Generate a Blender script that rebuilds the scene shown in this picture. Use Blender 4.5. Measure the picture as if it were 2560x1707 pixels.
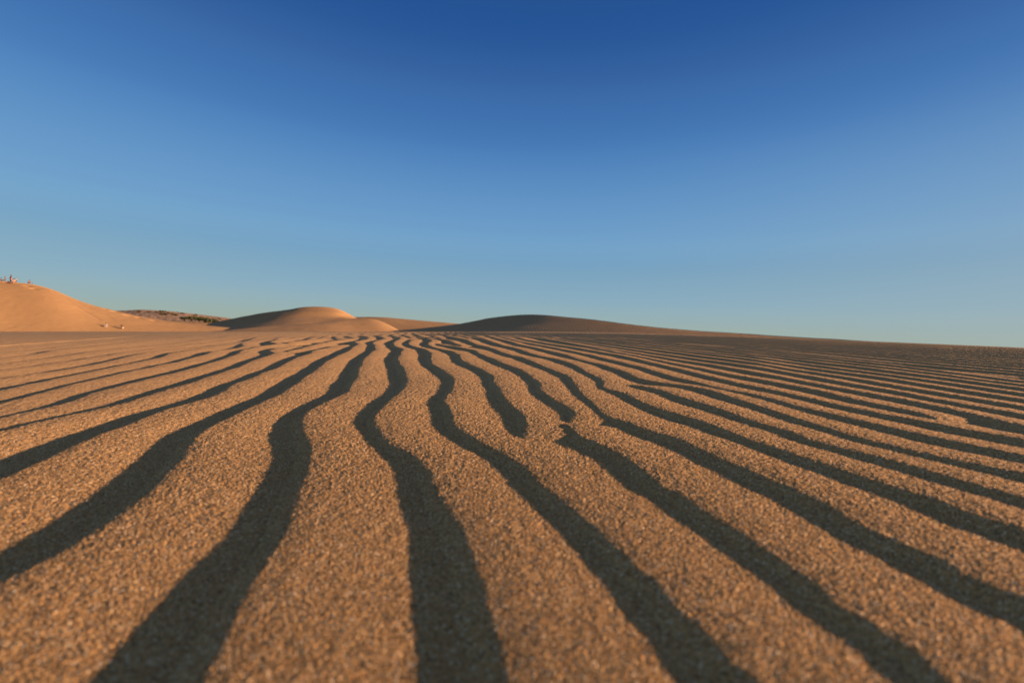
import bpy, math, random
import numpy as np
from mathutils import Vector, Matrix
R = math.radians
for o in list(bpy.data.objects):
    bpy.data.objects.remove(o, do_unlink=True)
S = bpy.context.scene
COL = S.collection

# ------------------------------------------------------------------ camera
FPX = 2560 * 16 / 36.0                     # focal length in photo pixels
pitch = math.atan((853.5 - 823.9) / FPX)
roll = math.atan(0.041)
fw = Vector((0, math.cos(pitch), -math.sin(pitch)))
r0 = Vector((1, 0, 0)); u0 = r0.cross(fw)
cr = r0 * math.cos(roll) + u0 * math.sin(roll)
cu = -r0 * math.sin(roll) + u0 * math.cos(roll)
cam_d = bpy.data.cameras.new('camera'); cam = bpy.data.objects.new('camera', cam_d); COL.objects.link(cam)
cam.matrix_world = Matrix(((cr.x, cu.x, -fw.x, 0), (cr.y, cu.y, -fw.y, 0), (cr.z, cu.z, -fw.z, 0), (0, 0, 0, 1)))
cam_d.lens = 16; cam_d.sensor_width = 36
cam_d.clip_start = 0.01; cam_d.clip_end = 8000
cam_d.dof.use_dof = True; cam_d.dof.focus_distance = 1.2; cam_d.dof.aperture_fstop = 5.6
S.camera = cam
S.render.resolution_x = 1024; S.render.resolution_y = 682

# ------------------------------------------------------------------ light
SUN_EL, SUN_AZ = 9.2, 97.0                # azimuth clockwise from the view direction
w = bpy.data.worlds.new("World"); S.world = w; w.use_nodes = True
nt = w.node_tree; bg = nt.nodes['Background']
sky = nt.nodes.new('ShaderNodeTexSky'); sky.sky_type = 'NISHITA'; sky.sun_disc = False
sky.sun_elevation = R(SUN_EL); sky.sun_rotation = R(SUN_AZ)
sky.air_density = 1.0; sky.dust_density = 1.5; sky.ozone_density = 3.0; sky.altitude = 50
# clear-evening colour of the sky in view by height above the horizon, with the Nishita sky's brightening near the sun added
EXPO = 1.68
def s2l(c): return [((v / 255 + .055) / 1.055) ** 2.4 for v in c]
wtc = nt.nodes.new('ShaderNodeTexCoord'); wsx = nt.nodes.new('ShaderNodeSeparateXYZ'); nt.links.new(wtc.outputs['Generated'], wsx.inputs[0])
wr = nt.nodes.new('ShaderNodeValToRGB'); nt.links.new(wsx.outputs[2], wr.inputs[0]); wr.color_ramp.interpolation = 'CARDINAL'
stops = [(0, (158, 175, 165)), (.025, (150, 174, 176)), (.06, (137, 170, 187)), (.13, (119, 160, 189)), (.2, (109, 156, 197)), (.35, (76, 127, 184)), (.47, (52, 98, 160)), (.6, (40, 79, 139)), (.8, (92, 106, 128)), (1, (122, 128, 136))]  # top stops, overhead and unseen, made paler and greyer as added shadow fill
e = wr.color_ramp.elements
while len(e) > 1: e.remove(e[0])
e[0].position = 0; e[0].color = (*s2l(stops[0][1]), 1)
for p, c in stops[1:]:
    x = e.new(p); x.color = (*s2l(c), 1)
wm = nt.nodes.new('ShaderNodeVectorMath'); wm.operation = 'SCALE'; nt.links.new(wr.outputs[0], wm.inputs[0]); wm.inputs['Scale'].default_value = 10 * .97 / 2 ** EXPO
ws = nt.nodes.new('ShaderNodeVectorMath'); ws.operation = 'SCALE'; nt.links.new(sky.outputs[0], ws.inputs[0]); ws.inputs['Scale'].default_value = .13 / 2 ** EXPO
wa = nt.nodes.new('ShaderNodeVectorMath'); wa.operation = 'ADD'; nt.links.new(wm.outputs[0], wa.inputs[0]); nt.links.new(ws.outputs[0], wa.inputs[1])
# hazier, greyer air towards the sun
sunv = (math.sin(R(SUN_AZ)) * math.cos(R(SUN_EL)), math.cos(R(SUN_AZ)) * math.cos(R(SUN_EL)), math.sin(R(SUN_EL)))
wd = nt.nodes.new('ShaderNodeVectorMath'); wd.operation = 'DOT_PRODUCT'; nt.links.new(wtc.outputs['Generated'], wd.inputs[0]); wd.inputs[1].default_value = sunv
wc = nt.nodes.new('ShaderNodeClamp'); nt.links.new(wd.outputs['Value'], wc.inputs[0])
wp = nt.nodes.new('ShaderNodeMath'); wp.operation = 'POWER'; nt.links.new(wc.outputs[0], wp.inputs[0]); wp.inputs[1].default_value = 1.6
wl = nt.nodes.new('ShaderNodeMapRange'); nt.links.new(wsx.outputs[2], wl.inputs[0]); wl.inputs[1].default_value = 0; wl.inputs[2].default_value = .42; wl.inputs[3].default_value = .60; wl.inputs[4].default_value = .0
wf = nt.nodes.new('ShaderNodeMath'); wf.operation = 'MULTIPLY'; nt.links.new(wp.outputs[0], wf.inputs[0]); nt.links.new(wl.outputs[0], wf.inputs[1])
wx = nt.nodes.new('ShaderNodeMix'); wx.data_type = 'RGBA'; nt.links.new(wf.outputs[0], wx.inputs[0]); nt.links.new(wa.outputs[0], wx.inputs[6])
wx.inputs[7].default_value = (*[v * 10 / 2 ** EXPO for v in s2l((166, 176, 176))], 1)
nt.links.new(wx.outputs[2], bg.inputs[0]); bg.inputs[1].default_value = 0.1
sd = bpy.data.lights.new('sun', 'SUN'); sun = bpy.data.objects.new('sun', sd); COL.objects.link(sun)
sd.energy = 4.0; sd.angle = R(0.8); sd.color = (1.0, 0.635, 0.42)
sv = Vector((math.sin(R(SUN_AZ)) * math.cos(R(SUN_EL)), math.cos(R(SUN_AZ)) * math.cos(R(SUN_EL)), math.sin(R(SUN_EL))))
sun.rotation_euler = sv.to_track_quat('Z', 'Y').to_euler()
S.view_settings.view_transform = 'Standard'; S.view_settings.look = 'None'
S.view_settings.exposure = EXPO; S.view_settings.gamma = 1.0
S.render.engine = 'CYCLES'

# ------------------------------------------------------------------ helpers
def tag(o, label=None, cat=None, group=None, kind=None):
    if label: o['label'] = label
    if cat: o['category'] = cat
    if group: o['group'] = group
    if kind: o['kind'] = kind
    return o

def new_obj(name, me, mat=None, parent=None):
    o = bpy.data.objects.new(name, me); COL.objects.link(o)
    if mat: me.materials.append(mat)
    if parent: o.parent = parent
    return o

def grid_mesh(name, V, wrap=False):
    """V: (rows, cols, 3) -> smooth quad mesh"""
    n, m = V.shape[:2]
    me = bpy.data.meshes.new(name)
    idx = np.arange(n * m).reshape(n, m)
    if wrap: idx = np.concatenate([idx, idx[:, :1]], 1)
    q = np.stack([idx[:-1, :-1], idx[:-1, 1:], idx[1:, 1:], idx[1:, :-1]], -1).reshape(-1, 4)
    me.vertices.add(n * m); me.vertices.foreach_set('co', V.reshape(-1).astype(np.float32))
    me.loops.add(q.size); me.loops.foreach_set('vertex_index', q.reshape(-1).astype(np.int32))
    me.polygons.add(len(q)); me.polygons.foreach_set('loop_start', (np.arange(len(q)) * 4).astype(np.int32))
    me.polygons.foreach_set('use_smooth', np.ones(len(q), bool))
    me.update(calc_edges=True); me.validate()
    return me

def vnoise(x, y, seed=0):
    """smooth value noise in [-1, 1], unit cell size"""
    rs = np.random.RandomState(seed); T = rs.rand(256, 256) * 2 - 1
    xi = np.floor(x).astype(int); yi = np.floor(y).astype(int); fx = x - xi; fy = y - yi
    fx = fx * fx * (3 - 2 * fx); fy = fy * fy * (3 - 2 * fy)
    a = T[xi & 255, yi & 255]; b = T[(xi + 1) & 255, yi & 255]; c = T[xi & 255, (yi + 1) & 255]; d = T[(xi + 1) & 255, (yi + 1) & 255]
    return (a * (1 - fx) + b * fx) * (1 - fy) + (c * (1 - fx) + d * fx) * fy

def sstep(a, b, x):
    t = np.clip((x - a) / (b - a), 0, 1); return t * t * (3 - 2 * t)

def N(nt, t, **kw):
    n = nt.nodes.new(t)
    for k, v in kw.items():
        if hasattr(n, k): setattr(n, k, v)
        else: n.inputs[k].default_value = v
    return n

# ------------------------------------------------------------------ materials
def sand_material(name, grains):
    m = bpy.data.materials.new(name); m.use_nodes = True; nt = m.node_tree; L = nt.links.new
    b = nt.nodes['Principled BSDF']; b.inputs['Roughness'].default_value = 0.9
    b.inputs['Specular IOR Level'].default_value = 0.12
    co = N(nt, 'ShaderNodeTexCoord')
    broad = N(nt, 'ShaderNodeTexNoise', Scale=1.7 if grains else .06, Detail=4.0)
    L(co.outputs['Object'], broad.inputs['Vector'])
    r1 = N(nt, 'ShaderNodeValToRGB'); L(broad.outputs['Fac'], r1.inputs[0])
    r1.color_ramp.elements[0].position = .3; r1.color_ramp.elements[1].position = .7
    r1.color_ramp.elements[0].color = (.39, .235, .085, 1); r1.color_ramp.elements[1].color = (.45, .285, .11, 1)
    col = r1.outputs[0]
    if grains:
        vo = N(nt, 'ShaderNodeTexVoronoi', Scale=1050.0); L(co.outputs['Object'], vo.inputs['Vector'])
        sp = N(nt, 'ShaderNodeSeparateColor'); L(vo.outputs['Color'], sp.inputs[0])
        r2 = N(nt, 'ShaderNodeValToRGB'); L(sp.outputs[0], r2.inputs[0])
        e = r2.color_ramp.elements; r2.color_ramp.interpolation = 'LINEAR'
        e[0].position = 0; e[0].color = (.10, .055, .03, 1); e[1].position = 1; e[1].color = (.90, .72, .48, 1)
        for p, c in ((.14, (.24, .145, .065)), (.3, (.40, .225, .085)), (.55, (.50, .31, .125)), (.75, (.56, .29, .10)), (.93, (.60, .44, .22))):
            x = e.new(p); x.color = (*c, 1)
        mx = N(nt, 'ShaderNodeMix', data_type='RGBA'); mx.inputs[0].default_value = .9
        L(col, mx.inputs[6]); L(r2.outputs[0], mx.inputs[7]); col = mx.outputs[2]
        # bump: single grains, clumps of grains, soft undulation
        n1 = N(nt, 'ShaderNodeTexNoise', Scale=700.0, Detail=2.0); L(co.outputs['Object'], n1.inputs['Vector'])
        n2 = N(nt, 'ShaderNodeTexNoise', Scale=260.0, Detail=3.0); L(co.outputs['Object'], n2.inputs['Vector'])
        b1 = N(nt, 'ShaderNodeBump', Strength=1.0, Distance=.0005); L(vo.outputs['Distance'], b1.inputs['Height']); b1.invert = True
        b2 = N(nt, 'ShaderNodeBump', Strength=1.0, Distance=.0004); L(n1.outputs['Fac'], b2.inputs['Height']); L(b1.outputs[0], b2.inputs['Normal'])
        b3 = N(nt, 'ShaderNodeBump', Strength=1.0, Distance=.0005); L(n2.outputs['Fac'], b3.inputs['Height']); L(b2.outputs[0], b3.inputs['Normal'])
        L(b3.outputs[0], b.inputs['Normal'])
        gl = N(nt, 'ShaderNodeMath', operation='GREATER_THAN'); L(sp.outputs[1], gl.inputs[0]); gl.inputs[1].default_value = .985
        ro = N(nt, 'ShaderNodeMapRange'); L(gl.outputs[0], ro.inputs[0]); ro.inputs[3].default_value = .92; ro.inputs[4].default_value = .35
        L(ro.outputs[0], b.inputs['Roughness'])
    else:
        r1.color_ramp.elements[0].color = (.355, .205, .085, 1); r1.color_ramp.elements[1].color = (.39, .228, .095, 1)
        n1 = N(nt, 'ShaderNodeTexNoise', Scale=1.2, Detail=6.0); L(co.outputs['Object'], n1.inputs['Vector'])
        b1 = N(nt, 'ShaderNodeBump', Strength=.4, Distance=.08); L(n1.outputs['Fac'], b1.inputs['Height'])
        wv = N(nt, 'ShaderNodeTexWave', Scale=1.6, Distortion=6.0, Detail=2.0); wv.inputs['Detail Scale'].default_value = .35; L(co.outputs['Object'], wv.inputs['Vector'])
        b2 = N(nt, 'ShaderNodeBump', Strength=.6, Distance=.012); L(wv.outputs['Fac'], b2.inputs['Height']); L(b1.outputs[0], b2.inputs['Normal'])
        L(b2.outputs[0], b.inputs['Normal'])
    L(col, b.inputs['Base Color'])
    return m

def plain(name, c, rough=.8, var=.12, scale=8.0):
    m = bpy.data.materials.new(name); m.use_nodes = True; nt = m.node_tree; L = nt.links.new
    b = nt.nodes['Principled BSDF']; b.inputs['Roughness'].default_value = rough
    b.inputs['Specular IOR Level'].default_value = .2
    co = N(nt, 'ShaderNodeTexCoord'); n = N(nt, 'ShaderNodeTexNoise', Scale=scale, Detail=3.0); L(co.outputs['Object'], n.inputs['Vector'])
    r = N(nt, 'ShaderNodeValToRGB'); L(n.outputs['Fac'], r.inputs[0])
    r.color_ramp.elements[0].position = .3; r.color_ramp.elements[1].position = .7
    r.color_ramp.elements[0].color = (*[x * (1 - var) for x in c], 1); r.color_ramp.elements[1].color = (*[min(1, x * (1 + var)) for x in c], 1)
    L(r.outputs[0], b.inputs['Base Color'])
    return m

M_near = sand_material('rippled_sand', True)
M_dune = sand_material('dune_sand', False)

# ------------------------------------------------------------------ rippled sand and all the ground to the horizon
# crest lines of the wind ripples: (across, along) in metres on the sand sheet
RIDGES = {
'0':[(-0.121,0.174),(-0.129,0.202),(-0.141,0.236),(-0.146,0.262),(-0.152,0.301),(-0.166,0.345),(-0.189,0.423),(-0.199,0.452),(-0.232,0.527),(-0.272,0.604),(-0.306,0.667),(-0.323,0.719),(-0.333,0.81),(-0.332,0.928),(-0.38,1.11),(-0.516,1.57),(-0.626,1.959),(-0.742,2.487),(-0.912,3.021),(-1.056,3.429),(-1.186,4.085),(-1.235,4.459),(-1.479,5.098),(-1.777,5.999),(-2.52,8.636)],
'1':[(-0.0,0.174),(-0.003,0.194),(-0.01,0.216),(-0.014,0.239),(-0.024,0.271),(-0.031,0.305),(-0.044,0.333),(-0.061,0.379),(-0.075,0.423),(-0.095,0.462),(-0.112,0.494),(-0.138,0.527),(-0.159,0.561),(-0.19,0.633),(-0.201,0.673),(-0.215,0.753),(-0.224,0.831),(-0.232,0.956),(-0.25,1.11),(-0.334,1.404),(-0.425,1.705),(-0.515,2.089),(-0.601,2.528),(-0.736,2.853),(-0.879,3.353),(-1.065,4.326),(-1.233,5.098),(-1.942,7.44)],
'2':[(0.098,0.174),(0.092,0.19),(0.092,0.202),(0.084,0.217),(0.081,0.233),(0.081,0.247),(0.072,0.256),(0.071,0.278),(0.063,0.291),(0.062,0.307),(0.053,0.331),(0.048,0.35),(0.038,0.379),(0.028,0.391),(0.025,0.423),(0.008,0.465),(-0.009,0.502),(-0.033,0.533),(-0.048,0.571),(-0.081,0.628),(-0.096,0.703),(-0.113,0.79),(-0.123,0.877),(-0.131,1.005),(-0.151,1.167),(-0.198,1.344),(-0.294,1.652),(-0.338,1.912),(-0.387,2.176),(-0.483,2.528),(-0.628,2.853),(-0.735,3.212),(-0.84,3.773),(-0.921,4.326)],
'3':[(0.021,0.569),(0.026,0.628),(0.017,0.703),(-0.003,0.782),(-0.02,0.902),(-0.035,1.051),(-0.052,1.239),(-0.101,1.429),(-0.152,1.602),(-0.192,1.743),(-0.233,2.035),(-0.305,2.338),(-0.401,2.528),(-0.542,2.963),(-0.606,3.281),(-0.689,3.975),(-0.835,4.459)],
'4a':[(0.175,0.174),(0.175,0.183),(0.181,0.193),(0.17,0.2),(0.174,0.212),(0.163,0.223),(0.167,0.238),(0.164,0.259),(0.161,0.274),(0.157,0.291),(0.155,0.313),(0.146,0.34),(0.144,0.375),(0.133,0.385),(0.131,0.423),(0.123,0.472),(0.113,0.507),(0.096,0.542),(0.085,0.561),(0.083,0.604),(0.075,0.64)],
'4':[(0.084,0.659),(0.098,0.703),(0.092,0.771),(0.079,0.831),(0.067,0.928),(0.065,1.051),(0.053,1.211),(0.034,1.391),(-0.009,1.525),(-0.049,1.687),(-0.068,1.803),(-0.134,2.035),(-0.195,2.411),(-0.309,2.704),(-0.369,2.853),(-0.443,2.963),(-0.517,3.212)],
'5':[(0.268,0.232),(0.265,0.238),(0.26,0.246),(0.261,0.258),(0.262,0.275),(0.256,0.283),(0.25,0.29),(0.25,0.305),(0.243,0.322),(0.249,0.346),(0.244,0.362),(0.241,0.392),(0.234,0.409),(0.229,0.452),(0.222,0.47),(0.219,0.503),(0.212,0.524),(0.21,0.556),(0.181,0.593),(0.174,0.641),(0.155,0.673),(0.148,0.719),(0.149,0.783),(0.146,0.823),(0.144,0.903),(0.147,1.005),(0.152,1.126),(0.148,1.26),(0.126,1.392),(0.075,1.706),(0.05,1.889),(0.005,1.984),(-0.032,2.146),(-0.074,2.411),(-0.145,2.752),(-0.239,3.082),(-0.418,4.201),(-0.86,5.999),(-1.442,8.636)],
'4c':[(-0.331,2.963),(-0.457,3.509),(-0.552,3.975),(-0.777,4.601),(-1.067,5.098),(-1.424,5.999),(-1.831,7.44)],
'6':[(0.355,0.31),(0.35,0.318),(0.342,0.339),(0.344,0.362),(0.334,0.389),(0.326,0.416),(0.324,0.444),(0.312,0.47),(0.309,0.5),(0.301,0.525),(0.292,0.562),(0.289,0.598),(0.281,0.642),(0.263,0.698),(0.247,0.754),(0.233,0.824),(0.232,0.93),(0.204,1.006),(0.225,1.088),(0.23,1.186),(0.22,1.313),(0.212,1.572),(0.189,1.784),(0.153,1.89),(0.121,1.96),(0.086,2.176),(0.059,2.411),(0.007,2.704),(-0.06,2.963),(-0.145,3.509),(-0.259,4.326),(-0.426,5.098)],
'6b':[(0.421,0.368),(0.41,0.396),(0.408,0.425),(0.392,0.486),(0.379,0.521),(0.366,0.553),(0.369,0.599),(0.353,0.642),(0.345,0.714),(0.344,0.785),(0.327,0.88),(0.312,0.989),(0.274,1.053)],
'7':[(0.487,0.428),(0.437,0.552),(0.428,0.691),(0.428,0.806),(0.426,0.907),(0.424,0.979),(0.4,1.028),(0.373,1.069),(0.342,1.106),(0.331,1.17),(0.332,1.283),(0.331,1.433),(0.305,1.574),(0.274,1.747),(0.258,1.915),(0.23,2.179),(0.185,2.413),(0.095,2.908),(0.042,3.146),(-0.006,3.68),(-0.079,4.085),(-0.203,4.919),(-0.371,6.29),(-0.617,7.971)],
'8':[(0.553,0.486),(0.512,0.647),(0.49,0.791),(0.487,0.918),(0.455,1.03),(0.45,1.108),(0.435,1.173),(0.43,1.318),(0.424,1.504),(0.395,1.713),(0.361,2.017),(0.311,2.31),(0.246,2.708),(0.186,3.024),(0.112,3.43),(0.065,3.681),(-0.019,4.326),(-0.134,5.098),(-0.276,6.29)],
'9':[(0.638,0.561),(0.624,0.592),(0.611,0.615),(0.609,0.647),(0.595,0.679),(0.578,0.732),(0.563,0.91),(0.551,1.039),(0.53,1.202),(0.524,1.414),(0.5,1.775),(0.479,2.075),(0.426,2.386),(0.372,2.763),(0.286,3.153),(0.201,3.685),(0.133,4.087),(0.052,4.92),(-0.072,6.29)],
'10':[(0.646,0.686),(0.657,0.751),(0.653,0.828),(0.649,1.049),(0.634,1.197),(0.611,1.282),(0.609,1.381),(0.533,2.163)],
'11':[(0.722,0.637),(0.728,0.704),(0.736,0.764),(0.737,0.844),(0.734,0.931),(0.721,1.166),(0.722,1.364),(0.695,1.576),(0.582,2.361)],
'12':[(0.811,0.715),(0.816,1.036),(0.811,1.313),(0.814,1.538),(0.772,1.753),(0.652,2.644)],
'13':[(0.892,0.788),(0.9,1.142),(0.885,1.434),(0.893,1.689),(0.859,1.951),(0.742,3.01)],
'14':[(0.981,0.867),(0.994,1.263),(0.965,1.564),(0.978,1.851),(0.943,2.141),(0.824,3.346)],
'15':[(1.071,0.947),(1.073,1.364),(1.051,1.703),(1.069,2.022),(1.014,2.303),(0.93,3.774)],
'16':[(1.156,1.022),(1.178,1.497),(1.135,2.388),(1.009,4.096)],
'17':[(1.23,1.088),(1.265,1.608),(1.234,2.595),(1.105,4.487)],
'18':[(1.314,1.163),(1.366,1.738),(1.327,2.791),(1.182,4.801)],
'-1':[(-0.277,0.24),(-0.279,0.249),(-0.277,0.262),(-0.279,0.288),(-0.283,0.317),(-0.292,0.345),(-0.301,0.381),(-0.322,0.424),(-0.346,0.479),(-0.371,0.522),(-0.391,0.565),(-0.411,0.633),(-0.428,0.728),(-0.45,0.877),(-0.516,1.11),(-0.593,1.391),(-0.707,1.743),(-0.834,2.338),(-1.057,3.145),(-1.248,3.592),(-1.311,3.975),(-1.362,4.326),(-1.534,4.754),(-1.991,6.29),(-2.528,8.636)],
'-2':[(-0.459,0.402),(-0.474,0.439),(-0.497,0.499),(-0.52,0.571),(-0.531,0.633),(-0.564,0.753),(-0.579,0.877),(-0.644,1.072),(-0.72,1.344),(-0.769,1.525),(-0.859,1.782),(-0.951,2.146),(-1.046,2.411),(-1.065,2.613),(-1.135,3.021)],
'-3':[(-0.665,0.586),(-0.68,0.651),(-0.686,0.709),(-0.685,0.79),(-0.722,0.928),(-0.775,1.125),(-0.88,1.468),(-1.0,1.782),(-1.075,2.035),(-1.15,2.207),(-1.256,2.338),(-1.38,2.704),(-1.374,2.853)],
'-4':[(-0.766,0.676),(-0.779,0.735),(-0.79,0.802),(-0.845,0.928),(-0.881,1.017),(-0.94,1.211),(-0.995,1.416),(-1.088,1.652),(-1.187,1.912),(-1.289,2.146),(-1.448,2.448),(-1.582,2.853),(-1.647,3.212),(-1.877,3.509),(-2.12,4.085),(-2.826,5.739)],
'-5':[(-0.886,0.782),(-0.939,0.887),(-0.984,0.986),(-1.041,1.11),(-1.106,1.279),(-1.161,1.468),(-1.234,1.687),(-1.404,2.089),(-1.538,2.338),(-1.582,2.613),(-1.682,2.853),(-1.954,3.281)],
'-6':[(-1.075,0.951),(-1.132,1.087),(-1.19,1.23),(-1.279,1.455),(-1.425,1.803),(-1.469,1.912),(-1.635,2.176),(-1.745,2.487),(-1.914,3.021)],
'-7':[(-1.308,1.158),(-1.363,1.367),(-1.454,1.602),(-1.622,1.912),(-1.767,2.176),(-1.86,2.448),(-1.889,2.752),(-2.103,3.429)],
'-8':[(-1.544,1.367),(-1.602,1.54),(-1.696,1.782),(-1.834,2.089),(-2.042,2.613),(-2.205,3.082),(-2.486,3.871),(-2.83,4.754)],
'-9':[(-1.772,1.57),(-1.89,1.845),(-2.041,2.146),(-2.186,2.411),(-2.292,2.704),(-2.315,2.963),(-2.683,3.871),(-3.023,4.601)],
'-10':[(-2.08,1.845),(-2.246,2.176),(-2.464,2.448),(-2.545,2.657),(-2.817,3.212),(-3.223,4.085)],
'-11':[(-2.487,2.207),(-2.626,2.528),(-3.068,3.281),(-3.426,3.975)],
'-12':[(-2.803,2.487),(-3.019,2.907),(-3.309,3.429)],
'-13':[(-3.1,2.752),(-3.488,3.509)],
'x':[(-1.166,2.374),(-1.179,2.528),(-1.276,2.853),(-1.427,3.429)],
'y':[(-1.76,3.592),(-1.793,3.975),(-2.015,4.601)],
'z':[(-1.496,3.68),(-1.503,3.975),(-1.667,4.601)],
}

ENDS_NEAR = {'3', '4', '10', '4c', 'x', 'y', 'z'}
ENDS_FAR = {'4a', '6b', '-2', '-3', 'x', 'y', 'z', '2', '3', '4', '4c'}

qt = math.atan((853.5 - 806) / FPX)
SF = math.cos(qt) * fw + math.sin(qt) * cu; SU = math.cos(qt) * cu - math.sin(qt) * fw
SHEET = np.array([[cr.x, SF.x, SU.x], [cr.y, SF.y, SU.y], [cr.z, SF.z, SU.z]])   # tilt of the foreground dune's surface

GL_, RS, RL = .60, .030, .006
def kern(dx, gs):
    """depth below the crest; dx > 0 on the sunny windward side"""
    a = np.abs(dx)
    return np.where(dx > 0, gs * (a + RS * (np.exp(-a / RS) - 1)), GL_ * (a + RL * (np.exp(-a / RL) - 1)))

def build_ground():
    az = np.concatenate([np.radians(np.linspace(-76, 76, 1300))])
    az2 = np.radians(np.linspace(76, 284, 110))[1:-1]
    az = np.concatenate([az, az2]); ncol = len(az)
    r = [.01]
    while r[-1] < .13: r.append(r[-1] * 1.12)
    while r[-1] < .9: r.append(r[-1] * 1.0022)
    while r[-1] < 9: r.append(r[-1] * 1.0037)
    while r[-1] < 60: r.append(r[-1] * 1.012)
    while r[-1] < 5000: r.append(r[-1] * 1.06)
    r = np.array(r); nrow = len(r)
    X = (r[:, None] * np.sin(az)[None]).ravel(); Y = (r[:, None] * np.cos(az)[None]).ravel()
    P = .0039 * np.maximum(X, 0) ** 2 + .00074 * Y ** 2
    P = P / (1 + P / 3.4)
    base = -.15 - P
    rr = np.hypot(X, Y)
    near = (rr < 62) & (Y > -1.5)
    xn = X[near]; yn = Y[near]
    wob = .006 * vnoise(xn / .05, yn / .12, 3) * np.clip(yn * 1.5, .25, 1.0)
    dep = np.full(xn.shape, 9.0)
    gs = .095 + .062 * sstep(-.1, -.55, xn) + .050 * sstep(.15, .8, xn)
    gs = gs * (1 - .78 * sstep(2.3, 5.5, yn) * sstep(-.45, -.8, xn / np.maximum(yn, .3))) + .035 * sstep(1.6, 3.5, yn) * sstep(-.75, -.4, xn / np.maximum(yn, .3)) * sstep(.35, .1, xn / np.maximum(yn, .3)) + .02 * sstep(3, 6, yn) * sstep(-.5, 1, xn)
    for k, pts in RIDGES.items():
        p = np.array(pts); yy = p[:, 1]; xx = p[:, 0]
        o = np.argsort(yy, kind='stable'); yy = yy[o]; xx = xx[o]
        ly = np.linspace(math.log(yy[0]), math.log(yy[-1]), 260)
        g = np.interp(ly, np.log(yy), xx)
        dl = ly[1] - ly[0]; sg = .022 / dl; hw = int(min(80, sg * 3 + 1)); t = np.arange(-hw, hw + 1)
        kk = np.exp(-.5 * (t / sg) ** 2); kk /= kk.sum()
        gp = np.concatenate([2 * g[0] - g[hw:0:-1], g, 2 * g[-1] - g[-2:-hw - 2:-1]])
        g = np.convolve(gp, kk, 'valid'); gy = np.exp(ly)
        n = 25
        s0 = np.clip((g[n] - g[0]) / (gy[n] - gy[0]), -.6, .5); s1 = np.clip((g[-1] - g[-n]) / (gy[-1] - gy[-n]), -.5, 0)
        gy2 = np.concatenate([[gy[0] - 3], gy, [gy[-1] + 4]]); g2 = np.concatenate([[g[0] - 3 * s0], g, [g[-1] + 4 * s1]])
        c = np.interp(yn, gy2, g2)
        sl = np.gradient(g, gy); sl = np.convolve(np.pad(sl, 6, 'edge'), np.ones(13) / 13, 'valid')
        ca = 1 / np.sqrt(1 + np.interp(yn, gy, sl) ** 2)
        d = (xn + wob - c) * ca
        drop = np.zeros_like(d)
        if k in ENDS_NEAR: e_ = np.maximum(0, gy[0] + .015 - yn); drop += e_ * e_ / (e_ + .05) * .42
        if k in ENDS_FAR: e_ = np.maximum(0, yn - gy[-1] + .015); drop += e_ * e_ / (e_ + .05) * (.42 if gy[-1] < 1.5 else .06)
        kd = kern(d, gs) + drop
        # smooth minimum of depths
        h = np.clip(.5 + .5 * (dep - kd) / .0012, 0, 1)
        dep = np.where(np.abs(dep - kd) < .0012, dep * (1 - h) + kd * h - .0012 * h * (1 - h) * .5, np.minimum(dep, kd))
    # ripples that carry on beyond the traced ones
    t = np.tanh((xn + .2 * yn) / (.5 * np.abs(yn) + 1))
    warp = .10 * vnoise(xn / .9, yn / 1.5, 11) + .035 * vnoise(xn / .33, yn / .45, 12) + .25 * vnoise(xn / 3.0, yn / 5.0, 13)
    lam = .105
    ph = (xn + yn * (.22 - .17 * t) + warp * np.clip(1.5 - .5 * np.abs(xn) / (yn + 2), .35, 1)) / lam
    fr = ph - np.floor(ph)
    kp = np.minimum(kern(fr * lam, gs), kern(-(1 - fr) * lam, gs))
    c18 = np.array(RIDGES['18']); o = np.argsort(c18[:, 1]); xr = np.interp(yn, c18[o, 1], c18[o, 0])
    cm = np.array(RIDGES['-13']); xl = np.interp(yn, [1.0, cm[0, 1], cm[1, 1], 9], [-1.9, cm[0, 0], cm[1, 0], -6])
    wgt = np.maximum(sstep(4.0, 5.6, yn), np.maximum(sstep(.05, .14, xn - xr), sstep(.0, .15, xl - xn)))
    wgt = np.maximum(wgt, sstep(-.05, -.3, yn))
    dep = np.minimum(dep, .035) * (1 - wgt) + kp * wgt
    fade = 1 - sstep(28, 60, np.hypot(xn, yn))
    z = base.copy()
    rn = np.hypot(xn, yn)
    amp = .00038 * np.clip(rn, .2, 3) ** .5
    lump = amp * (.7 * vnoise(xn / .0043, yn / .0047, 21) + .7 * vnoise((xn + .6 * yn) / .011, (yn - .6 * xn) / .012, 22))
    rs = np.random.RandomState(5)
    grain = (rs.rand(len(xn)) - .5) * .0008 * np.clip(rn / .3, .8, 1.6)
    z[near] += (.008 - dep) * fade + (lump + grain) * (1 - sstep(12, 35, rn))
    # beyond the foreground dune: low swells of the plain
    far = sstep(40, 120, rr)
    z += far * .25 * vnoise(X / 70, Y / 70, 31)
    V = np.stack([X, Y, z], -1) @ SHEET.T
    # far away the plain is level
    lev = -2.9 - 4.6 * sstep(-18, -75, V[:, 0]) - 6 * sstep(200, 900, rr)
    k = sstep(30, 85, rr); V[:, 2] = V[:, 2] * (1 - k) + lev * k
    me = grid_mesh('ground', V.reshape(nrow, ncol, 3), wrap=True)
    o = new_obj('ground', me, M_near); tag(o, 'rippled orange sand with dark wind ripple shadows across the whole foreground', kind='structure')
    return o
build_ground()

# ------------------------------------------------------------------ dunes
def W(x, y, D):
    """a place D metres ahead, seen in direction (x, y)"""
    v = cr * ((x - 1280) / FPX) + fw + cu * ((853.5 - y) / FPX)
    return np.array(v) * (D / v.y)

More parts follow.
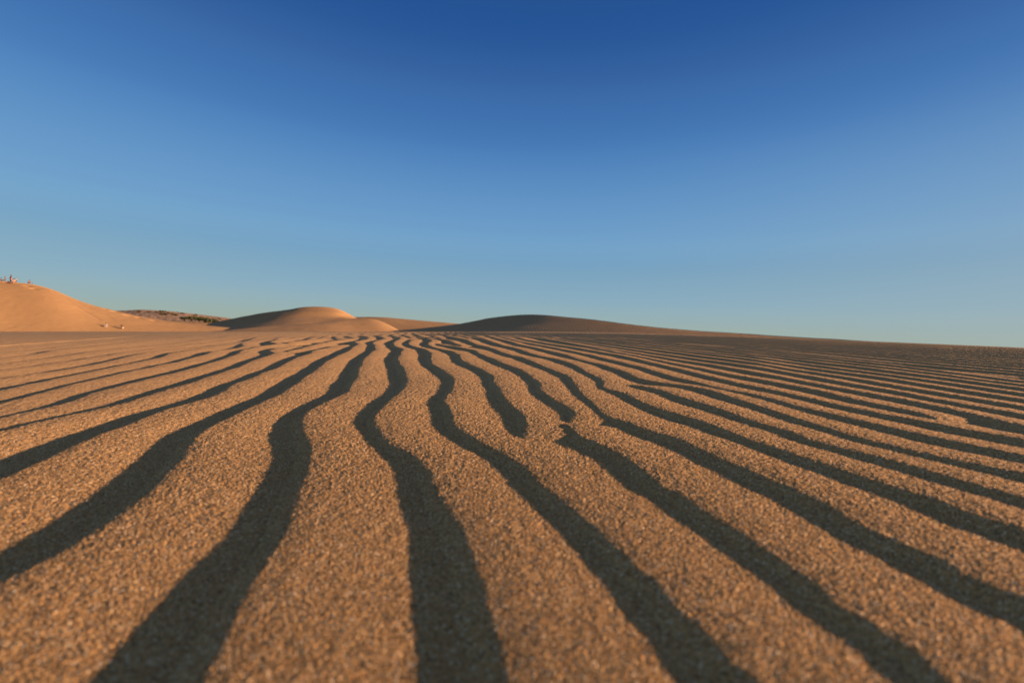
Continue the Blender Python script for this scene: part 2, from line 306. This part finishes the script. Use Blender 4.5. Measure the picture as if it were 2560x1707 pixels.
def catmull(P, n):
    """P (k, ...) -> n samples"""
    k = len(P); t = np.linspace(0, k - 1, n); i = np.clip(np.floor(t).astype(int), 0, k - 2); f = t - i
    P = np.asarray(P, float)
    p0 = P[np.clip(i - 1, 0, k - 1)]; p1 = P[i]; p2 = P[i + 1]; p3 = P[np.clip(i + 2, 0, k - 1)]
    f = f.reshape(-1, *([1] * (P.ndim - 1)))
    return .5 * (2 * p1 + (p2 - p0) * f + (2 * p0 - 5 * p1 + 4 * p2 - p3) * f ** 2 + (3 * p1 - p0 - 3 * p2 + p3) * f ** 3)

def resample(row, n):
    row = np.array(row); s = np.concatenate([[0], np.cumsum(np.linalg.norm(np.diff(row, axis=0), axis=1))])
    d = catmull(row, 400); s2 = np.concatenate([[0], np.cumsum(np.linalg.norm(np.diff(d, axis=0), axis=1))])
    t = np.linspace(0, s2[-1], n)
    return np.stack([np.interp(t, s2, d[:, i]) for i in range(3)], -1)

def loft(rows, nu, nv, seed=1, rough=.03, back=None, face=None):
    """rows front to back, each a list of (x, y, distance)"""
    rws = [resample([W(*p) for p in r], nu) for r in rows]
    if face:                                  # rows = (crest, foot); face = (fraction down, bulge), a crest row behind first
        def sm(a, w):
            p = np.concatenate([2 * a[:1] - a[w:0:-1], a, 2 * a[-1:] - a[-2:-w - 2:-1]]); g = np.hanning(2 * w + 3)[1:-1]; g /= g.sum()
            return np.stack([np.convolve(p[:, i], g, 'valid') for i in range(3)], -1)
        c, f = sm(rws[0], 28), sm(rws[1], 110); rws = []
        for t, h in face[::-1]:
            b = c * (1 - t) + f * t; b[:, 2] = b[:, 2] + h if t >= 0 else c[:, 2] - 3.0; rws.append(b)
    if back:                                  # (distance behind, drop) pairs behind the last row
        last = rws[-1]
        for dist, drop in back:
            b = last.copy(); b[:, 1] += dist; b[:, 2] = last[:, 2] - drop; rws.append(b)
    V = catmull(np.array(rws), nv)
    x, y = V[..., 0], V[..., 1]
    V[..., 2] += rough * vnoise(x / 3, y / 3, seed) + rough * .4 * vnoise(x / .9, y / .9, seed + 1)
    return V

def dune(name, label, rows, nu=300, nv=120, mat=None, kind='structure', post=None, **kw):
    V = loft(rows, nu, nv, **kw)
    if post is not None: V = post(V)
    o = new_obj(name, grid_mesh(name, V), mat or M_dune); tag(o, label, kind=kind)
    return V

# high dune on the left, people on its crest
def tracks(V):
    """slide tracks running down the face and footprints near the low end of the crest"""
    P = V.reshape(-1, 3); x, y, z = P.T
    c = P @ np.array([[cr.x, cu.x, fw.x], [cr.y, cu.y, fw.y], [cr.z, cu.z, fw.z]])
    for (a, b, wd, dp) in TRACKS:
        a = W(*a); b = W(*b); ab = (b - a)[:2]; L = np.hypot(*ab); t = ((x - a[0]) * ab[0] + (y - a[1]) * ab[1]) / L ** 2
        d = np.abs((x - a[0]) * ab[1] - (y - a[1]) * ab[0]) / L
        P[:, 2] -= dp * np.exp(-(d / wd) ** 2) * sstep(-.02, .04, t) * (1 - sstep(.96, 1.02, t))
    rs = random.Random(4)
    px = 1280 + FPX * c[:, 0] / c[:, 2]; py = 853.5 - FPX * c[:, 1] / c[:, 2]
    Q = P.copy()
    for q in PRINTS:
        p = Q[np.argmin((px - q[0]) ** 2 + (py - q[1] - 1.5) ** 2)]; d2 = ((x - p[0]) / q[3]) ** 2 + ((y - p[1]) / q[4]) ** 2
        P[:, 2] -= q[5] * np.exp(-d2)
    return P.reshape(V.shape)
TRACKS = [((128, 734, 104.5), (252, 812, 96), .35, .10), ((150, 742, 105), (285, 813, 99), .3, .08), ((90, 735, 103), (200, 790, 98), .3, .05)]
PRINTS = [(230, 761, 108.3, .6, .5, .3), (285, 777, 109.3, .9, .7, .5), (292, 779, 109.5, .6, .5, .3), (320, 786.5, 110.4, .9, .7, .5), (343, 791, 111, .7, .6, .35), (352, 794, 111.2, .6, .5, .3), (375, 798, 112.3, .7, .6, .35), (384, 800, 112.6, .6, .5, .3), (67, 713, 103, .7, .6, .3), (83, 719, 103, .8, .6, .35), (262, 771, 109, .6, .5, .25)]
CREST = [(-700, 640, 84), (-300, 672, 94), (0, 701, 103), (110, 715, 106), (200, 752, 108), (330, 787, 111), (440, 806, 115), (600, 823, 120), (760, 828, 126)]
FOOT = [(-700, 864, 56), (-300, 858, 67), (0, 852, 77), (110, 850, 80), (200, 847, 83), (330, 844, 87), (440, 841, 92), (600, 838, 101), (760, 835, 110)]
big = dune('dune', 'tall smooth orange dune at the left edge with people on its crest', [CREST, FOOT], nu=700, nv=220,
           face=[(-.25, 0), (0, -.35), (.06, .15), (.14, .42), (.3, .45), (.5, .1), (.7, -.3), (.85, -.5), (1, -.3)], post=tracks, rough=.04)

# distant brush-covered hill
def hillnoise(V):
    x, y = V[..., 0], V[..., 1]
    V[..., 2] += .5 * vnoise(x / 14, y / 20, 51) + .25 * vnoise(x / 5, y / 7, 52)
    return V
M_hill = plain('dry_hill', (.32, .20, .105), .95, .3, .03)
hill = dune('hills', 'low distant brown hill dotted with dark brush behind the left dune', [
    [(150, 835, 330), (300, 832, 330), (440, 826, 330), (560, 822, 330), (700, 828, 330)],
    [(150, 800, 420), (300, 797, 420), (440, 803, 420), (560, 809, 420), (700, 820, 420)],
    [(150, 782, 560), (300, 777, 560), (360, 775, 560), (440, 781, 560), (560, 795, 560), (700, 815, 560)],
    ], nu=260, nv=80, back=[(60, 4), (200, 14)], mat=M_hill, rough=.3, post=hillnoise)

# sandy hollow between
dune('dune', 'pale low sand swell in front of the green bushes', [
    [(340, 835, 180.6), (440, 826, 183), (540, 826, 183), (640, 828, 185.4)],
    [(340, 806, 195.2), (440, 809, 195.2), (520, 814, 195.2), (640, 824, 195.2)],
    [(340, 801, 207.4), (400, 802, 207.4), (460, 803.5, 207.4), (520, 808, 207.4), (640, 822, 207.4)],
    ], nu=120, nv=50, back=[(15, .5), (60, 3)], rough=.08)

# middle dune: back mass
dune('dune', 'large rounded dune with a sunlit cap and shaded left flank, left of centre', [
    [(470, 838, 128), (600, 836, 98), (720, 833, 94), (820, 832, 102), (900, 834, 114), (960, 838, 120), (1010, 842, 124)],
    [(500, 822, 142), (600, 819.5, 110), (700, 815, 102), (800, 808, 112), (880, 804.5, 121), (950, 824, 128), (1005, 840, 130)],
    [(512, 814, 152), (600, 808.5, 132), (660, 802, 124), (715, 796, 123), (770, 793, 126), (840, 793, 131), (885, 798, 136), (950, 822, 138), (1000, 838, 140)],
    [(522, 809, 160), (600, 797, 147), (660, 787, 141), (715, 780, 137), (770, 776, 136), (840, 779, 138), (883, 794, 142), (945, 820, 145), (1000, 837, 148)],
    [(530, 807, 166), (600, 793, 156), (660, 782, 149), (715, 775, 143), (770, 767, 142), (835, 771, 144), (880, 792, 149), (940, 818, 153), (1000, 836, 156)],
    ], nu=320, nv=150, back=[(5, .4), (20, 3), (50, 7)])
dune('dune', 'low sunlit dune with a bright slip face ending left of the centre', [
    [(440, 846, 44), (560, 842, 46), (760, 838, 48), (880, 836, 54), (960, 836, 58), (1020, 836, 62)],
    [(450, 840, 48), (570, 832, 50), (760, 821, 55), (880, 814, 62), (950, 816, 64), (1005, 830, 66)],
    [(450, 834, 52), (570, 825, 55), (640, 818, 57), (710, 812.5, 60), (800, 806, 64), (880, 797, 70), (930, 798, 71), (965, 810, 70), (1000, 829, 69)],
    ], nu=300, nv=100, back=[(3, .3), (12, 2), (30, 4)])
dune('dune', 'pale far dune with a thin dark crest behind the centre dunes', [
    [(840, 830, 168), (940, 829, 168), (1040, 829, 168), (1200, 830, 168)],
    [(840, 800, 200), (940, 797, 200), (1040, 804, 200), (1200, 816, 200)],
    [(840, 793, 220.8), (940, 792.5, 220.8), (1005, 797, 220.8), (1060, 802, 220.8), (1130, 808, 220.8), (1200, 814, 220.8)],
    ], nu=200, nv=80, back=[(10, 1), (40, 5)])
# centre right dune
dune('dune', 'broad dark dune mound on the horizon right of centre', [
    [(890, 842, 60), (960, 842, 54), (1010, 842, 46), (1100, 842, 36), (1290, 846, 26), (1440, 850, 19), (1770, 868, 12.5), (2180, 892, 8.5)],
    [(930, 829.5, 66), (1000, 829, 58), (1135, 829, 43), (1240, 829, 31.5), (1420, 830.5, 23.5), (1560, 834.5, 19), (1862, 848, 13.8), (2240, 870, 9.5)],
    [(985, 828.0, 70), (1140, 811, 62), (1215, 797, 55), (1310, 789, 48), (1430, 797, 36), (1640, 820, 22), (1930, 840, 15), (2290, 862, 10)],
    ], nu=500, nv=160, back=[(1.5, .1), (8, 1.2), (25, 4)], rough=.01)

# ------------------------------------------------------------------ where a sight line meets a built surface
def place(x, y, V):
    P = V.reshape(-1, 3); B = np.array([[cr.x, cu.x, fw.x], [cr.y, cu.y, fw.y], [cr.z, cu.z, fw.z]])
    c = P @ B; px = 1280 + FPX * c[:, 0] / c[:, 2]; py = 853.5 - FPX * c[:, 1] / c[:, 2]
    return Vector(P[np.argmin((px - x) ** 2 + (py - y) ** 2)])

# ------------------------------------------------------------------ people
SKIN = plain('skin', (.28, .14, .085), .6); HAIR = plain('dark_hair', (.035, .025, .02), .6)
C_ = {k: plain(k + '_cloth', c, .85) for k, c in {'white': (.33, .31, .28), 'black': (.035, .035, .045), 'brown': (.20, .09, .055), 'pink': (.42, .2, .15),
      'grey': (.22, .22, .20), 'blue': (.07, .10, .16), 'tan': (.45, .30, .18), 'red': (.09, .03, .022)}.items()}

def skin_mesh(name, verts, edges, mat, parent, root=0, sub=1):
    """verts: (co, radius); grown into one continuous surface"""
    me = bpy.data.meshes.new(name); me.from_pydata([v[0] for v in verts], edges, [])
    o = new_obj(name, me, mat, parent); o.modifiers.new('grow', 'SKIN')
    sk = me.skin_vertices[0].data
    for i, v in enumerate(verts):
        r = v[1]; sk[i].radius = (r, r) if not isinstance(r, tuple) else r; sk[i].use_root = (i == root)
    m = o.modifiers.new('smooth', 'SUBSURF'); m.levels = sub; m.render_levels = sub
    for p in me.polygons: p.use_smooth = True
    return o

def person(loc, pose, face, label, top, bottom, h=1.65, long_sleeve=False, hat=None, group=None, hair_len=0):
    """pose: stand / sit / squat / lean; face = heading in degrees, 0 looks away from the camera, 90 to the right"""
    root = bpy.data.objects.new('person', None); COL.objects.link(root); root.location = loc
    root.rotation_euler = (0, 0, -R(face)); tag(root, label, 'person', group)
    k = h / 2.0
    if pose == 'stand':
        J = dict(pel=(0, 0, .93), chest=(0, .01, 1.28), neck=(0, .01, 1.47), head=(0, .03, 1.61),
                 hipL=(-.1, 0, .88), knL=(-.12, .04, .48), anL=(-.13, -.02, .08), toL=(-.14, .14, .03),
                 hipR=(.1, 0, .88), knR=(.13, .07, .48), anR=(.16, .05, .08), toR=(.18, .2, .03),
                 shL=(-.19, 0, 1.42), elL=(-.27, -.02, 1.14), haL=(-.26, .1, .9), shR=(.19, 0, 1.42), elR=(.27, .0, 1.15), haR=(.27, .14, .93))
    elif pose == 'sit':
        J = dict(pel=(0, -.1, .13), chest=(0, -.16, .50), neck=(0, -.12, .68), head=(0, -.07, .82),
                 hipL=(-.1, -.06, .13), knL=(-.16, .32, .46), anL=(-.14, .55, .10), toL=(-.15, .71, .05),
                 hipR=(.1, -.06, .13), knR=(.16, .35, .42), anR=(.15, .60, .09), toR=(.16, .75, .05),
                 shL=(-.19, -.14, .63), elL=(-.25, .02, .42), haL=(-.12, .24, .46), shR=(.19, -.14, .63), elR=(.27, -.2, .36), haR=(.26, -.3, .06))
    elif pose == 'squat':
        J = dict(pel=(0, -.12, .30), chest=(0, .05, .62), neck=(0, .15, .78), head=(0, .23, .90),
                 hipL=(-.1, -.1, .30), knL=(-.2, .26, .44), anL=(-.15, .02, .09), toL=(-.17, .17, .04),
                 hipR=(.1, -.1, .30), knR=(.2, .28, .42), anR=(.15, .04, .09), toR=(.18, .19, .04),
                 shL=(-.18, .1, .74), elL=(-.25, .28, .52), haL=(-.1, .42, .36), shR=(.18, .1, .74), elR=(.26, .3, .54), haR=(.1, .44, .34))
    else:                                      # half lying back, legs stretched down the slope
        J = dict(pel=(0, 0, .12), chest=(0, -.28, .30), neck=(0, -.42, .44), head=(0, -.46, .58),
                 hipL=(-.1, .04, .12), knL=(-.14, .42, .20), anL=(-.16, .80, .04), toL=(-.17, .86, .14),
                 hipR=(.1, .04, .12), knR=(.15, .40, .26), anR=(.15, .74, .06), toR=(.16, .82, .15),
                 shL=(-.18, -.38, .40), elL=(-.24, -.54, .20), haL=(-.26, -.42, .02), shR=(.18, -.38, .40), elR=(.25, -.52, .20), haR=(.26, -.40, .02))
    J = {a: (b[0] * k, b[1] * k, b[2] * k) for a, b in J.items()}
    rad = dict(pel=.125, chest=.135, neck=.055, head=.095, hipL=.085, hipR=.085, knL=.058, knR=.058, anL=.042, anR=.042, toL=.032, toR=.032,
               shL=.058, shR=.058, elL=.042, elR=.042, haL=.030, haR=.030)
    E_ = [('pel', 'chest'), ('chest', 'neck'), ('neck', 'head')] + [(a + s_, b + s_) for s_ in 'LR' for a, b in (('hip', 'kn'), ('kn', 'an'), ('an', 'to'), ('sh', 'el'), ('el', 'ha'))]
    E_ += [('pel', 'hipL'), ('pel', 'hipR'), ('chest', 'shL'), ('chest', 'shR')]
    names = list(J); ix = {n: i for i, n in enumerate(names)}
    vs = [(J[n], rad[n] * k) for n in names]; es = [(ix[a], ix[b]) for a, b in E_]
    for s_ in 'LR':                            # palm, four fingers of unequal length and a thumb on each hand
        e = Vector(J['el' + s_]); hnd = Vector(J['ha' + s_]); d = (hnd - e).normalized(); sd_ = d.cross(Vector((0, 0, 1)))
        sd_ = sd_.normalized() if sd_.length > .1 else Vector((1, 0, 0)); dn = d.cross(sd_).normalized()
        palm = hnd + d * .07 * k; vs.append((tuple(palm), .028 * k)); pi = len(vs) - 1; es.append((ix['ha' + s_], pi))
        for q, ln in enumerate((.060, .072, .066, .050)):
            b = palm + sd_ * (q - 1.5) * .021 * k + d * .02 * k; m_ = b + d * ln * .55 * k + dn * .008 * k; t_ = b + d * ln * k + dn * .026 * k
            i0 = len(vs); vs += [(tuple(b), .009 * k), (tuple(m_), .008 * k), (tuple(t_), .0065 * k)]; es += [(pi, i0), (i0, i0 + 1), (i0 + 1, i0 + 2)]
        b = hnd + d * .03 * k + sd_ * .035 * k; t_ = b + d * .03 * k + sd_ * .028 * k; i0 = len(vs)
        vs += [(tuple(b), .011 * k), (tuple(t_), .009 * k)]; es += [(ix['ha' + s_], i0), (i0, i0 + 1)]
    body = skin_mesh('body', vs, es, SKIN, root, ix['pel'])
    H = Vector(J['head']); up = (H - Vector(J['neck'])).normalized(); fd = Vector((0, 1, 0))
    import bmesh
    def ball(nm, p, r_, mt):
        bm = bmesh.new(); bmesh.ops.create_icosphere(bm, subdivisions=1, radius=r_ * k, matrix=Matrix.Translation(H + p * k))
        me = bpy.data.meshes.new(nm); bm.to_mesh(me); bm.free(); new_obj(nm, me, mt, root)
    X_ = Vector((1, 0, 0))
    for sx in (-1, 1): ball('ear', X_ * .094 * sx, .020, SKIN); ball('eye', fd * .090 + up * .012 + X_ * .034 * sx, .011, HAIR)
    ball('nose', fd * .105, .016, SKIN); ball('mouth', fd * .092 - up * .05, .014, C_['pink'])
    # hair: cap over the back and top of the head
    bm = bmesh.new(); bmesh.ops.create_icosphere(bm, subdivisions=3, radius=.118 * k)
    bmesh.ops.delete(bm, geom=[v for v in bm.verts if v.co.y > .045 * k and v.co.z < .05 * k or v.co.z < (-.06 - hair_len) * k], context='VERTS')
    for v in bm.verts:
        if v.co.z < 0: v.co.z *= 1 + hair_len * 14
        v.co += H + up * .02 * k - fd * .012 * k
    me = bpy.data.meshes.new('hair'); bm.to_mesh(me); bm.free(); o = new_obj('hair', me, C_[hat] if hat else HAIR, root)
    if hat: o.name = 'hat'
    # shirt and trousers: shells round the trunk and limbs
    def shell(name, chain, grow, mat):
        nn = []
        for a, b, t in chain:
            for q in (a, b):
                if q not in nn: nn.append(q)
        ii = {q: i for i, q in enumerate(nn)}; vv = [[J[q], (rad[q] + grow) * k] for q in nn]; ee = []
        for a, b, t in chain:
            if t < 1:
                A = Vector(J[a]); Bv = Vector(J[b]); vv.append([tuple(A.lerp(Bv, t)), (rad[a] * (1 - t) + rad[b] * t + grow) * k]); ee.append((ii[a], len(vv) - 1))
            else: ee.append((ii[a], ii[b]))
        used = sorted({i for e in ee for i in e}); mp = {u: i for i, u in enumerate(used)}
        return skin_mesh(name, [tuple(vv[u]) for u in used], [(mp[a], mp[b]) for a, b in ee], mat, root, 0)
    sl = .95 if long_sleeve else .55
    ch = [('chest', 'pel', 1), ('chest', 'neck', .35), ('chest', 'shL', 1), ('chest', 'shR', 1)]
    ch += [('shL', 'elL', 1), ('shR', 'elR', 1), ('elL', 'haL', .9), ('elR', 'haR', .9)] if long_sleeve else [('shL', 'elL', sl), ('shR', 'elR', sl)]
    shell('shirt', ch, .014, C_[top])
    shell('trousers', [('pel', 'hipL', 1), ('pel', 'hipR', 1), ('hipL', 'knL', 1), ('hipR', 'knR', 1), ('knL', 'anL', .55), ('knR', 'anR', .55)], .020, C_[bottom])
    return root

def stand_at(x, y, sink=.02):
    p = place(x, y, big); p.z -= sink; return p
G = 'people on the crest of the left dune'
person(stand_at(5, 701), 'sit', 20, 'person in dark clothes sitting on the crest at the far left edge', 'black', 'black', 1.6, group=G)
person(stand_at(14, 703), 'stand', 30, 'thin person in dark trousers standing second from the left on the crest', 'grey', 'brown', 1.5, group=G)
person(stand_at(27, 706), 'stand', 200, 'tallest person, in a brown top, standing on the dune crest', 'brown', 'pink', 2.0, True, group=G, hair_len=.04)
person(stand_at(33.5, 706), 'sit', 120, 'person in a white shirt sitting close beside the tallest standing person', 'white', 'tan', 1.75, group=G)
person(stand_at(37, 702), 'sit', 330, 'person in pale clothes sitting behind the white shirted person on the crest', 'tan', 'grey', 1.8, group=G)
person(stand_at(41.5, 703), 'stand', 60, 'small person in a white shirt and dark trousers standing at right of the crest group', 'white', 'blue', 1.25, group=G)
person(stand_at(72, 708), 'squat', 110, 'person in brown crouching alone on the crest right of the group', 'brown', 'brown', 1.75, True, group=G)
person(stand_at(87, 716, -.12), 'lean', 70, 'person in a white shirt leaning back just below the crest line', 'white', 'tan', 1.6, group=G)
G = 'people low on the face of the left dune'
person(stand_at(265, 816.5), 'sit', 150, 'person in white clothes with dark hair sitting low on the dune face', 'white', 'white', 1.75, True, group=G)
person(stand_at(306, 822), 'squat', 285, 'crouching person in a dark top low on the dune face', 'black', 'tan', 1.85, group=G)

# dark red slide mat lying just below the seated group
def mat_mesh():
    n = 22; m = 10; u, v = np.meshgrid(np.linspace(-.55, .55, n), np.linspace(-.25, .25, m), indexing='ij')
    top = np.stack([u, v, .04 + .10 * (np.abs(u) / .55) ** 4 + .01 * np.sin(u * 9)], -1)
    bot = top - np.array([0, 0, .025]); V = np.concatenate([top, bot[::-1]], 0)
    return grid_mesh('slide_mat', np.concatenate([V, V[:1]], 0))
for (x, y, a, sx, lb) in ((31.5, 707.5, 10, 1.6, 'dark red plastic slide mat lying below the seated group on the crest'), (25, 708.5, -15, .9, 'smaller dark red slide mat lying left of the larger mat on the crest')):
    p = place(x, y, big); o = new_obj('slide_mat', mat_mesh(), C_['red']); o.location = p; o.rotation_euler = (R(10), R(6), R(a)); o.scale = (sx, 1.1, 1.6)
    tag(o, lb, 'slide mat', 'slide mats on the dune')

# ------------------------------------------------------------------ brush on the hill and in the hollow
def leaf_material(name, c1, c2):
    m = bpy.data.materials.new(name); m.use_nodes = True; nt = m.node_tree; L = nt.links.new; b = nt.nodes['Principled BSDF']
    b.inputs['Roughness'].default_value = .7; b.inputs['Specular IOR Level'].default_value = .2
    g = N(nt, 'ShaderNodeNewGeometry'); r = N(nt, 'ShaderNodeValToRGB'); L(g.outputs['Random Per Island'], r.inputs[0])
    r.color_ramp.elements[0].color = (*c1, 1); r.color_ramp.elements[1].color = (*c2, 1); L(r.outputs[0], b.inputs['Base Color']); return m
LEAF_D = leaf_material('brush_leaves', (.035, .035, .015), (.09, .075, .035)); LEAF_G = leaf_material('green_leaves', (.025, .035, .01), (.07, .08, .028))
WOOD = plain('twig_wood', (.10, .07, .045))
def bush_mesh(seed, n, leaf, lobes):
    rs = np.random.RandomState(seed); L = []
    cs = [(rs.uniform(-.55, .55), rs.uniform(-.4, .4), rs.uniform(.3, .62), rs.uniform(.28, .5)) for _ in range(lobes)]
    V = []; F = []
    for i in range(n):
        c = cs[rs.randint(lobes)]; d = rs.normal(size=3); d /= np.linalg.norm(d); d[2] = abs(d[2]) * .9 - .15
        p = np.array(c[:3]) + d * c[3] * rs.uniform(.6, 1.05)
        if p[2] < .02: p[2] = .02
        a = rs.normal(size=3); a /= np.linalg.norm(a); b = np.cross(a, rs.normal(size=3)); b /= np.linalg.norm(b); s_ = leaf * rs.uniform(.6, 1.3)
        k = len(V); V += [p - a * s_, p - b * s_ * .5, p + a * s_, p + b * s_ * .5]; F.append((k, k + 1, k + 2, k + 3))
    me = bpy.data.meshes.new('foliage'); me.from_pydata([tuple(v) for v in V], [], F); return me
def stems_mesh(seed):
    rs = np.random.RandomState(seed); V = []; F = []
    for i in range(7):
        a = rs.uniform(0, 6.28); t = np.array([math.cos(a) * .35, math.sin(a) * .3, rs.uniform(.4, .75)]); k = len(V)
        for j in range(4): V.append((.03 * math.cos(j * 1.57), .03 * math.sin(j * 1.57), -.1))
        for j in range(4): V.append((t[0] + .01 * math.cos(j * 1.57), t[1] + .01 * math.sin(j * 1.57), t[2]))
        F += [(k + j, k + (j + 1) % 4, k + 4 + (j + 1) % 4, k + 4 + j) for j in range(4)]
    me = bpy.data.meshes.new('stems'); me.from_pydata(V, [], F); return me
FOL = [bush_mesh(40 + i, 420, .10, 5) for i in range(3)]; STM = [stems_mesh(60 + i) for i in range(3)]
for m_ in FOL: m_.materials.append(LEAF_D)
FOLG = [m_.copy() for m_ in FOL]
for m_ in FOLG: m_.materials.clear(); m_.materials.append(LEAF_G)
for m_ in STM: m_.materials.append(WOOD)
proto = {}
def bush(p, size, i, label, group, green=False, cat='bush', name='bush'):
    r_ = bpy.data.objects.new(name, None); COL.objects.link(r_); r_.location = p; r_.scale = size; r_.rotation_euler = (0, 0, i * 1.3); tag(r_, label, cat, group)
    key = (green, i % 3)
    if key not in proto:
        a = bpy.data.objects.new('foliage', (FOLG if green else FOL)[i % 3]); b = bpy.data.objects.new('stems', STM[i % 3])
        proto[key] = (a, b)
    else:
        a, b = (o.copy() for o in proto[key])
    for o in (a, b): COL.objects.link(o); o.parent = r_
rs = random.Random(8)
spots = []
for k in range(46):                            # along the skyline of the hill
    x = 330 + 230 * rs.random() ** .9
    y = np.interp(x, [300, 360, 440, 560, 620], [779, 777, 783, 797, 805]) + rs.choice((0, 0, .5, 1.5, 3, 5))
    spots.append((x, y, rs.uniform(1.2, 2.6)))
for k in range(16): spots.append((rs.uniform(385, 445), rs.uniform(779, 789), rs.uniform(1.8, 3.2)))
for k in range(14): spots.append((rs.uniform(430, 520), 0, rs.uniform(1.2, 2.4)))
for k, (x, y, sz) in enumerate(spots):
    if y == 0: y = np.interp(x, [430, 520], [788, 795]) + rs.uniform(-1, 2)
    p = place(x, y, hill); p.z -= .2
    bush(p, (sz * rs.uniform(1.2, 2.4), sz * 1.5, sz * rs.uniform(.8, 1.2)), k, 'small dark dry bush on the distant brown hill', 'dark bushes on the distant hill', False)
GB = [(462, 800, 175, 3.4, 1.7, 'leftmost low green bush of the thicket in the hollow'), (478, 799.5, 176, 4.2, 2.3, 'second green bush from the left in the thicket'),
      (497, 801.5, 174, 4.0, 1.9, 'middle green bush of the thicket in the hollow'), (512, 804, 173, 4.6, 2.3, 'wide green bush right of the middle of the thicket'),
      (524, 808, 170, 4.2, 2.6, 'tallest dark green bush near the right end of the thicket'), (535, 807, 172, 3.6, 2.1, 'rightmost green bush of the thicket beside the shaded dune')]
for k, (x, y, D, w_, h_, lb) in enumerate(GB):
    p = Vector(W(x, y, D * 1.24)); p.z -= .3; bush(p, (w_ * 1.24, w_ * .9, h_ * 1.15), k, lb, 'green bushes in the hollow', True)
